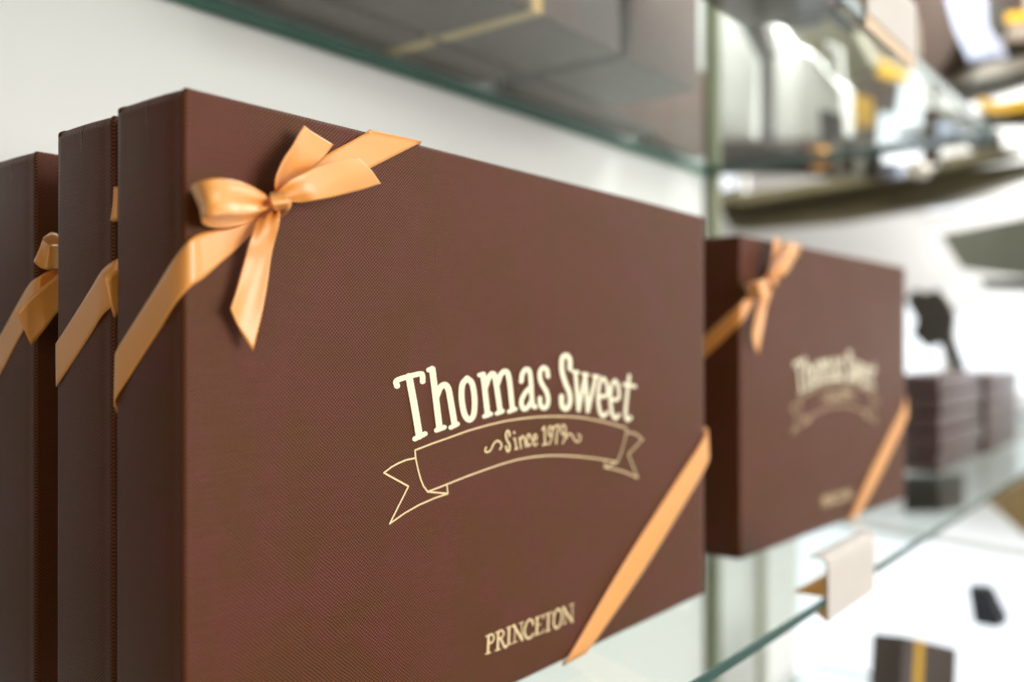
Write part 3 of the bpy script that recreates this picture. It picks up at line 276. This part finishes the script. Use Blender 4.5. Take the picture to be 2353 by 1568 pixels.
# ---------------------------------------------------------------- the gift box
def box_body_mesh(name, w, t, h, seed=0, groove=True):
    rnd = random.Random(seed); r = .0013
    core = []
    def seg(p, q, nrm, n):
        for i in range(n): core.append(((p[0] + (q[0]-p[0]) * i / n, p[1] + (q[1]-p[1]) * i / n), nrm, nrm))
    def arc(c, a0):
        for i in range(5):
            a = a0 + math.pi / 2 * i / 4; core.append((c, (math.cos(a), math.sin(a)), None))
    x0, x1, y0, y1 = r, w - r, r, t - r
    arc((x0, y0), math.pi); seg((x0 + 1e-4, y0), (x1, y0), (0, -1), 40)
    arc((x1, y0), -math.pi / 2); seg((x1, y0 + 1e-4), (x1, y1), (1, 0), 16)
    arc((x1, y1), 0); seg((x1 - 1e-4, y1), (x0, y1), (0, 1), 30)
    arc((x0, y1), math.pi / 2); seg((x0, y1 - 1e-4), (x0, y0), (-1, 0), 36)
    zs = []
    for i in range(5): a = math.pi / 2 * i / 4; zs.append((r - r * math.sin(a + 0) if False else r * (1 - math.sin(math.pi/2 - a + 0)), r * math.cos(math.pi/2 - a)))
    lev = [(r * (1 - math.cos(a)), r * math.sin(a)) for a in [math.pi / 2 * i / 4 for i in range(5)]]   # (height, radius)
    rings = [(z, rr) for z, rr in lev] + [(r + (h - 2 * r) * i / 26, r) for i in range(1, 26)] + [(h - .0045, r), (h - .0034, r), (h - .0027, r), (h - .0021, r)] + [(h - z, rr) for z, rr in reversed(lev)]
    ph = [rnd.uniform(0, 6.28) for _ in range(8)]
    bm = bmesh.new(); R = []
    for z, rr in rings:
        ring = []
        for c, nrm, flat in core:
            x = c[0] + nrm[0] * rr; y = c[1] + nrm[1] * rr
            k = z / h; amp = .00022
            n = amp * (math.sin(9 * x / w + ph[0] + 4 * k) + math.sin(23 * x / w + 11 * k + ph[1]) * .5 + math.sin(31 * k + 7 * x / w + ph[2]) * .5)
            if flat == (0, -1): y += n * math.sin(math.pi * min(1, max(0, (x - r) / (w - 2 * r))))
            if nrm[1] > .01 or (flat == (-1, 0) and y > t * .5): y -= .0025 * k ** 6 * (y / t)
            zz = z + .00018 * math.sin(13 * x / w + ph[3]) * (1 if z > h / 2 else 0)
            if groove and x < w * .2:
                g = math.exp(-((y - .0042) / .0024) ** 2)
                if flat == (-1, 0): x += .00016 * g * (1 if z < h - .004 else .2)
                # bow of the spine board, and the folded end of the cloth at the top
                if flat == (-1, 0):
                    x += -.0006 * math.sin(math.pi * y / t) * 1.0
                    x += max(0, z - (h - .0029)) * .28 - .00022 * math.exp(-((z - (h - .0030)) / .0006) ** 2) * (1 - g)
            ring.append(bm.verts.new((x, y, zz)))
        R.append(ring)
    n = len(core)
    for a, b in zip(R, R[1:]):
        for i in range(n): bm.faces.new((a[i], a[(i + 1) % n], b[(i + 1) % n], b[i]))
    bm.faces.new(list(reversed(R[0]))); bm.faces.new(R[-1])
    bmesh.ops.recalc_face_normals(bm, faces=bm.faces)
    me = bpy.data.meshes.new(name); bm.to_mesh(me); bm.free()
    for f in me.polygons: f.use_smooth = len(f.vertices) == 4
    return me

def catmull(P, sub):
    out = []
    n = len(P)
    for i in range(n - 1):
        p0 = P[i - 1] if i else P[0] * 2 - P[1]; p1, p2 = P[i], P[i + 1]; p3 = P[i + 2] if i + 2 < n else P[-1] * 2 - P[-2]
        for j in range(sub):
            t = j / sub
            out.append(.5 * ((2 * p1) + (-p0 + p2) * t + (2 * p0 - 5 * p1 + 4 * p2 - p3) * t * t + (-p0 + 3 * p1 - 3 * p2 + p3) * t ** 3))
    out.append(P[-1]); return out

def strip(name, pairs, mat, parent, off, crown=0.0, sub=8, cross=8, thick=.00028, wave=0, pleat=None):
    """a satin ribbon: pairs of edge points (box units, from the box's lower left front corner)"""
    A = catmull([Vector(a) * D for a, b in pairs], sub); B = catmull([Vector(b) * D for a, b in pairs], sub)
    bm = bmesh.new(); uvl = bm.loops.layers.uv.new('UVMap'); rows = []; L = 0; lens = []
    for i, (a, b) in enumerate(zip(A, B)):
        m = (a + b) / 2
        if i: L += (m - pm).length
        pm = m; lens.append(L)
        tng = ((A[min(i+1, len(A)-1)] + B[min(i+1, len(A)-1)]) - (A[max(i-1, 0)] + B[max(i-1, 0)]))
        nn = (b - a).cross(tng); nn = nn.normalized() if nn.length > 1e-12 else Vector((0, -1, 0))
        row = []; pl = 0
        if pleat:
            tot = len(A) - 1
            if 's' in pleat: pl += math.exp(-(i / tot) / .16)
            if 'e' in pleat: pl += math.exp(-((tot - i) / tot) / .12)
        for j in range(cross + 1):
            s = j / cross
            q = a.lerp(b, s) + nn * (crown * (b - a).length * math.sin(math.pi * s)) + nn * wave * math.sin(2 * math.pi * s + L * 150) + nn * pl * .0011 * math.sin(3.6 * math.pi * s + .6)
            row.append(bm.verts.new(q + off))
        rows.append(row)
    for i in range(len(rows) - 1):
        for j in range(cross):
            f = bm.faces.new((rows[i][j], rows[i][j+1], rows[i+1][j+1], rows[i+1][j])); f.smooth = True
            for l, (ii, jj) in zip(f.loops, ((i, j), (i, j+1), (i+1, j+1), (i+1, j))): l[uvl].uv = (jj / cross, lens[ii])
    o = mesh_obj(name, bm, mat, parent)
    md = o.modifiers.new('thickness', 'SOLIDIFY'); md.thickness = thick; md.offset = 0
    return o

def stroke_mesh(name, strokes, cell, wscale, kz):
    """one clean mesh of all strokes: signed distance on a grid, then filled contours"""
    segs = []; zmul = kz
    for wd, pts in strokes:
        q = catmull([Vector((p[0] * D, p[1] * D * zmul, 0)) for p in pts], 5) if len(pts) > 2 and wd[1] else [Vector((p[0] * D, p[1] * D * zmul, 0)) for p in pts]
        for a, b in zip(q, q[1:]): segs.append((a.x, a.y, b.x, b.y, wd[0] / 2))
    xs = [s[0] for s in segs] + [s[2] for s in segs]; ys = [s[1] for s in segs] + [s[3] for s in segs]
    m = max(s[4] for s in segs) + cell * 2
    x0, x1, y0, y1 = min(xs) - m, max(xs) + m, min(ys) - m, max(ys) + m
    nx, ny = int((x1 - x0) / cell) + 2, int((y1 - y0) / cell) + 2
    F = np.full((ny, nx), 1.0)
    gx = x0 + np.arange(nx) * cell; gy = y0 + np.arange(ny) * cell
    for ax, ay, bx, by, r in segs:
        i0 = max(0, int((min(ax, bx) - r - x0) / cell) - 2); i1 = min(nx, int((max(ax, bx) + r - x0) / cell) + 3)
        j0 = max(0, int((min(ay, by) - r - y0) / cell) - 2); j1 = min(ny, int((max(ay, by) + r - y0) / cell) + 3)
        X, Y = np.meshgrid(gx[i0:i1], gy[j0:j1]); dx, dy = bx - ax, by - ay
        t = np.clip(((X - ax) * dx + (Y - ay) * dy) / max(dx * dx + dy * dy, 1e-12), 0, 1)
        d = np.hypot(X - ax - t * dx, Y - ay - t * dy) - r
        F[j0:j1, i0:i1] = np.minimum(F[j0:j1, i0:i1], d)
    F[np.abs(F) < 1e-9] = 1e-9
    bm = bmesh.new(); vg = {}; ve = {}
    def V(i, j):
        if (i, j) not in vg: vg[i, j] = bm.verts.new((gx[i], 0, gy[j] / zmul))
        return vg[i, j]
    def E(i, j, k, l):
        key = (i, j, k, l) if (i, j) < (k, l) else (k, l, i, j)
        if key not in ve:
            a, b = F[key[1], key[0]], F[key[3], key[2]]; t = a / (a - b); t = min(.97, max(.03, t))
            ve[key] = bm.verts.new((gx[key[0]] + (gx[key[2]] - gx[key[0]]) * t, 0, (gy[key[1]] + (gy[key[3]] - gy[key[1]]) * t) / zmul))
        return ve[key]
    ins = F < 0
    cellany = ins[:-1, :-1] | ins[1:, :-1] | ins[:-1, 1:] | ins[1:, 1:]
    for j, i in zip(*np.nonzero(cellany)):
        i, j = int(i), int(j)
        c = [(i, j), (i+1, j), (i+1, j+1), (i, j+1)]; poly = []
        for k in range(4):
            a, b = c[k], c[(k+1) % 4]; ia, ib = ins[a[1], a[0]], ins[b[1], b[0]]
            if ia: poly.append(V(*a))
            if ia != ib: poly.append(E(*a, *b))
        if len(poly) >= 3:
            try: bm.faces.new(poly)
            except ValueError: pass
    me = bpy.data.meshes.new(name); bm.to_mesh(me); bm.free(); return me

wbig, wline, wsm, wpr = .0033, .00070, .00100, .00114
ME = {}
ME['shop_name'] = stroke_mesh('shop_name', [((wbig * w, True), p) for c, w, p in STROKES if c == 'big'], .00022, 1, 1.55)
ME['banner'] = stroke_mesh('banner', [((wline * w, False), p) for c, w, p in STROKES if c == 'line'], .00016, 1, 1.15)
ME['founding_line'] = stroke_mesh('founding_line', [((wsm * w, len(p) > 4), p) for c, w, p in STROKES if c == 'small'], .00011, 1, 1.4)
ME['town_name'] = stroke_mesh('town_name', [((wpr * w, len(p) > 4), p) for c, w, p in STROKES if c == 'pr'], .00012, 1, 1.3)
BODY = [box_body_mesh('gift_box_body', W * D, T * D, H * D, s) for s in (3, 8)]

OFF = Vector((-W * D / 2, -T * D / 2, 0))
def gift_box(x, y, z, label, group, rz=0, body=0, bow='full', lettering=True, variant=0):
    """x, y, z: lower left front corner in units from the camera"""
    c = Matrix.Rotation(rz, 4, 'Z') @ Vector((W * D / 2, T * D / 2, 0))
    root = empty('gift_box', Vector((x * D, y * D, z)) + c, rz); tag(root, label, 'gift box', group)
    b = mesh_obj('box_body', BODY[body], [] if BODY[body].materials else MAT['cloth'], root); b.location = OFF
    if lettering:
        for nm, mt in (('shop_name', 'cream_foil'), ('banner', 'gold_foil'), ('founding_line', 'gold_foil'), ('town_name', 'gold_foil')):
            q = mesh_obj(nm, ME[nm], [] if ME[nm].materials else MAT[mt], root); q.location = OFF + Vector((0, -.00042, 0))
    S = MAT['satin']
    def band_corner():
        P = [Vector(p[0]) for p in RIB['corner']]; Q = [Vector(p[1]) for p in RIB['corner']]
        e = .004
        a1, b1 = P[0], Q[0]; d = (P[0] - P[1]).normalized()
        pr = [((W + e, .05, a1.z + .06), (W + e, .05, b1.z + .075)), ((W + e, .012, a1.z + .018), (W + e, .012, b1.z + .02))]
        pr += [(tuple(p), tuple(q)) for p, q in zip(P, Q)]
        pr += [((P[-1].x - .006, .004, -.002), (Q[-1].x - .004, .004, -.002))]
        strip('ribbon', pr, S, root, OFF, .0, 5)
    if bow == 'full':
        bl = RIB['band_left']; h0 = bl[0]
        back = [((.05, T + .003, h0[0][2] - .10), (.05, T + .003, h0[1][2] - .10)), ((.012, T + .0028, h0[0][2] - .034), (.012, T + .0028, h0[1][2] - .034)), ((.0015, T + .0018, h0[0][2] - .014), (.0015, T + .0018, h0[1][2] - .014))]
        strip('ribbon', back + bl, S, root, OFF, .004, 8)
        br = RIB['band_right']; p, q = br[-1]
        top = [((p[0] + .02, .01, H + .004), (q[0] + .02, .01, H + .004)), ((p[0] + .13, T - .02, H + .004), (q[0] + .13, T - .02, H + .004))]
        strip('ribbon', br + top, S, root, OFF, .0, 8)
        band_corner()
        kn = strip('bow', RIB['knot'], MAT['satin'], root, OFF, .06, 8, thick=.0004)
        strip('knot_wrap', RIB['knot_wrap'], S, kn, OFF, .1, 6)
        K = Vector(RIB['knot'][3][0]).lerp(Vector(RIB['knot'][3][1]), .5)
        def turned(key, deg, grow=1.0):
            a = math.radians(deg) * variant; g = 1 + (grow - 1) * variant; out = []
            for pr in RIB[key]:
                row = []
                for p in pr:
                    dx, dz = (p[0] - K.x) * g, (p[2] - K.z) * g
                    row.append((K.x + dx * math.cos(a) - dz * math.sin(a), p[1], K.z + dx * math.sin(a) + dz * math.cos(a)))
                out.append(row)
            return out
        strip('loop', turned('loop', 8, 1.1), S, kn, OFF, .03, 10, 14, pleat='se')
        strip('tail', turned('tail_up', 6, 1.2), S, kn, OFF, -.05, 8, 14, wave=.00016, pleat='s')
        strip('tail', turned('tail_right', 12, 1.2), S, kn, OFF, .05, 8, 14, wave=.00016, pleat='s')
        strip('tail', turned('tail_down', -6, 1.1), S, kn, OFF, .05, 8, 14, wave=.00016, pleat='s')
    else:
        strip('ribbon', RIB[bow + '_band'], S, root, OFF, .004, 8)
        lp = strip('bow', RIB[bow + '_loop'], S, root, OFF, .02, 8)
        strip('tail', RIB[bow + '_tail'], S, lp, OFF, .02, 8)
    return root

ROW = 'brown ribboned gift boxes on the lower glass shelf'
gift_box(.630, 1.0, ZLOW, 'large brown cloth gift box in front with cream shop lettering and an apricot satin bow', ROW)
gift_box(.646, 1.198, ZLOW, 'middle brown box of the three standing together, its bow hidden behind the front box', ROW, 0, 1, 'b2', False)
gift_box(.687, 1.517, ZLOW, 'rearmost brown box at the left edge, orange bow loop poking out beside the middle box', ROW, 0, 0, 'b3', False)
gift_box(2.43, 1.078, ZLOW, 'blurred brown gift box further along the shelf, right of the front box', ROW, math.radians(-3.0), 1, 'full', True, 1)

# ---------------------------------------------------------------- things on the upper shelf
def flat_box(x0, x1, y0, y1, z, h, label, mat='cloth', group=None, rib=None, name='small_gift_box', cat='gift box', rz=0):
    root = empty(name, ((x0 + x1) / 2 * D, (y0 + y1) / 2 * D, z), rz); tag(root, label, cat, group)
    hx, hy = (x1 - x0) / 2 * D, (y1 - y0) / 2 * D
    mesh_obj('box_body', box_bm(-hx, hx, -hy, hy, .0004, h * D, .0012), MAT[mat], root, True)
    if rib:
        for a, b, w in rib:   # diagonal bands under the box: from a to b, half width w
            A = Vector((a[0] * hx, a[1] * hy, .00015)); B = Vector((b[0] * hx, b[1] * hy, .00015)); n = (B - A).cross(Vector((0, 0, 1))).normalized() * w
            bm = bmesh.new()
            vs_ = [bm.verts.new(p) for p in (A - n, B - n, B + n, A + n)]; f = bm.faces.new(vs_)
            r = bmesh.ops.extrude_face_region(bm, geom=[f]); bmesh.ops.translate(bm, verts=[v for v in r['geom'] if isinstance(v, bmesh.types.BMVert)], vec=(0, 0, -.0002))
            mesh_obj('ribbon', bm, MAT['satin'], root)
    return root
ZT = ZUP + .0103
G2 = 'small brown gift boxes lying on the upper glass shelf'
def small_box(x0, x1, y0, y1, label, front=True, cx=None):
    root = flat_box(x0, x1, y0, y1, ZT, .42, label, group=G2)
    if cx is None: return
    hx, hy = (x1 - x0) / 2 * D, (y1 - y0) / 2 * D; c = 0 if cx is None else (cx - (x0 + x1) / 2) * D; w = .0055
    bm = box_bm(c - w, c + w, -hy - .0006, hy, .00005, .0006)
    box_bm(c - w, c + w, -hy - .0006, -hy + .0001, .0007, .42 * D + .0004, 0, bm)
    mesh_obj('ribbon', bm, MAT['satin_plain'], root)
small_box(1.35, 2.47, 1.50, 1.86, 'small brown box on the upper shelf above the bow, gold ribbon under its middle', cx=2.03)
small_box(2.54, 3.02, 1.50, 1.86, 'short brown box on the upper shelf, right of the one above the bow')
small_box(1.35, 2.45, 1.90, 2.08, 'small brown box against the wall on the upper shelf, nearest the left', cx=2.03)
small_box(2.60, 3.50, 1.90, 2.08, 'small brown box against the wall on the upper shelf, between two gaps of light')
small_box(3.62, 4.10, 2.0, 2.08, 'slim brown box against the wall on the upper shelf, beside the metal post')
flat_box(2.16, 2.52, .84, 1.10, ZT, .3, 'small brown box near the front edge of the upper shelf beside the price tag', group=G2)

# ---------------------------------------------------------------- price tags
def price_tag(x, y, z, wd, label, pale=False, h0=-.058, h1=.095):
    """z: shelf top, metres"""
    root = empty('price_tag', (x * D, y * D, z)); tag(root, label, 'price tag', 'price tags clipped to the glass shelf edges')
    w = wd * D
    bm = bmesh.new()   # folded card: front plate, rounded top fold, short back
    prof = [(-.0016, h0 * D), (-.0018, h1 * D * .7), (-.0012, h1 * D * .92), (.0008, h1 * D), (.0045, h1 * D * 1.04), (.009, h1 * D * .98), (.0088, h1 * D * .95), (.0045, h1 * D * 1.0), (.001, h1 * D * .96), (-.0004, h1 * D * .85), (-.0008, h0 * D)]
    A = [bm.verts.new((0, p[0], p[1])) for p in prof]; B = [bm.verts.new((w, p[0], p[1])) for p in prof]
    for i in range(len(prof)):
        j = (i + 1) % len(prof); bm.faces.new((A[i], B[i], B[j], A[j]))
    bm.faces.new(A); bm.faces.new(B); bmesh.ops.recalc_face_normals(bm, faces=bm.faces)
    mesh_obj('card', bm, MAT['card'], root)
    bm = bmesh.new()   # clip: wedge jaw on the glass, jaw below
    for pr in ([(-.0006, .0003), (.017, .0003), (.0165, .0012), (.0, .0085), (-.0006, .0085)], [(-.0006, -.0057), (-.0006, -.0125), (.004, -.0095), (.007, -.0057)], ):
        A = [bm.verts.new((0, p[0], p[1])) for p in pr]; B = [bm.verts.new((w, p[0], p[1])) for p in pr]
        for i in range(len(pr)):
            j = (i + 1) % len(pr); bm.faces.new((A[i], B[i], B[j], A[j]))
        bm.faces.new(A); bm.faces.new(B)
    box_bm(0, w, -.0007, -.0001, -.0125, .0085, 0, bm)
    bmesh.ops.recalc_face_normals(bm, faces=bm.faces)
    mesh_obj('clip', bm, MAT['clip_pale' if pale else 'clip'], root)
price_tag(2.19, .755, ZLOW, .37, 'white price card in an amber clip on the lower shelf edge below the second box')
price_tag(2.53, .765, ZUP + .010, .50, 'white price card in a pale clip on the upper shelf edge near the top right', True, -.02, .16)

# ---------------------------------------------------------------- stacks further along the lower shelf
def stack(x, y, w, dpt, n, h, lab, seed):
    r = random.Random(seed)
    for k in range(n):
        j = r.uniform(-.02, .02)
        flat_box(x + j, x + w + j, y + r.uniform(-.01, .01), y + dpt, ZLOW + k * h * D * 1.02, h * .97, lab[k], 'mauve', 'flat brown boxes stacked at the far end of the lower shelf')
o1 = ['lowest', 'second from the bottom', 'third from the bottom', 'fourth from the bottom', 'topmost']
stack(4.66, 1.06, .94, .22, 5, .093, ['mauve brown flat box, %s of the stack by the dark bin' % k for k in o1], 2)
stack(5.68, 1.04, .94, .22, 5, .089, ['mauve brown flat box, %s of the stack at the far right end' % k for k in o1], 5)

ZB = ZLOW - 1.484 * D
glass_shelf(.034, 6.0 * D, .755 * D, 2.10 * D, ZB, .0055, 'lowest clear glass shelf, under the one with the gift boxes')
rb = flat_box(4.38, 4.74, 1.08, 1.28, ZB + .0004, .62, 'upright brown carton at the bottom edge of the photo, below the price card', 'brown', name='brown_carton', cat='box', rz=math.radians(-28))
rb.rotation_euler = (math.radians(-12), math.radians(17), math.radians(-30)); rb.location.z += .012
mesh_obj('ribbon', box_bm(-.022, -.012, -.0226, .0226, .0, .62 * D + .0007, .0003), MAT['gold'], rb)

# ---------------------------------------------------------------- the far display across the room
P0v = Vector((P0[0], P0[1], 0)); SVv = Vector((SV[0], SV[1], 0)); NVv = Vector((NV[0], NV[1], 0))
ang = math.atan2(SV[1], SV[0])
def far_frame(off): return (P0v + NVv * off) * D + Vector((0, 0, ZC))
def prism(poly, th):
    bm = bmesh.new()
    # local x along the display, local y away from the camera, z up
    A = [bm.verts.new((p[0] * D, 0, p[1] * D)) for p in poly]; B = [bm.verts.new((p[0] * D, -1 * SIDE * th * D, p[1] * D)) for p in poly]
    bm.faces.new(A); bm.faces.new(B)
    for i in range(len(poly)):
        j = (i + 1) % len(poly); bm.faces.new((A[i], A[j], B[j], B[i]))
    bmesh.ops.recalc_face_normals(bm, faces=bm.faces)
    es = [e for e in bm.edges]
    bmesh.ops.bevel(bm, geom=es, offset=min(.0012, th * D * .1), segments=2, affect='EDGES')
    return bm
SIDE = 1.0 if (Matrix.Rotation(ang, 3, 'Z') @ Vector((0, 1, 0))).dot(NVv) > 0 else -1.0
for name, label, cat, mat, poly, off, th, key in ITEMS:
    cx = sum(p[0] for p in poly) / len(poly); zb = min(p[1] for p in poly)
    pl = [(p[0] - cx, p[1] - zb) for p in poly]
    base = (P0v + NVv * off + SVv * cx) * D + Vector((0, 0, ZC + zb * D))
    o = mesh_obj(name, prism(pl, th), MAT[mat], loc=base); o.rotation_euler = (0, 0, ang)
    tag(o, label, cat, key)
# far wall with daylit windows
o = mesh_obj('far_wall', box_bm(-2.6, 4.0, 0, .05, -1.3, 1.5), MAT['wall2'], loc=far_frame(-2.6)); o.rotation_euler = (0, 0, ang)
if SIDE < 0: pass
tag(o, None, None, kind='structure')
for wn in WINDOWS:
    s0, z0, s1, z1, off, lab = wn
    root = empty('shop_window', far_frame(off) + SVv * (s0 + s1) / 2 * D + Vector((0, 0, z0 * D)), ang); tag(root, lab, 'window')
    hw = (s1 - s0) / 2 * D; hh = (z1 - z0) * D
    mesh_obj('pane', box_bm(-hw, hw, 0, .01, 0, hh), MAT['window'], root)
    bm = bmesh.new(); f = .012
    for b in ((-hw - f, -hw, -f, hh + f), (hw, hw + f, -f, hh + f), (-hw, hw, -f, 0), (-hw, hw, hh, hh + f)):
        box_bm(b[0], b[1], -.006, .016, b[2], b[3], 0, bm)
    mesh_obj('frame', bm, MAT['white'], root)
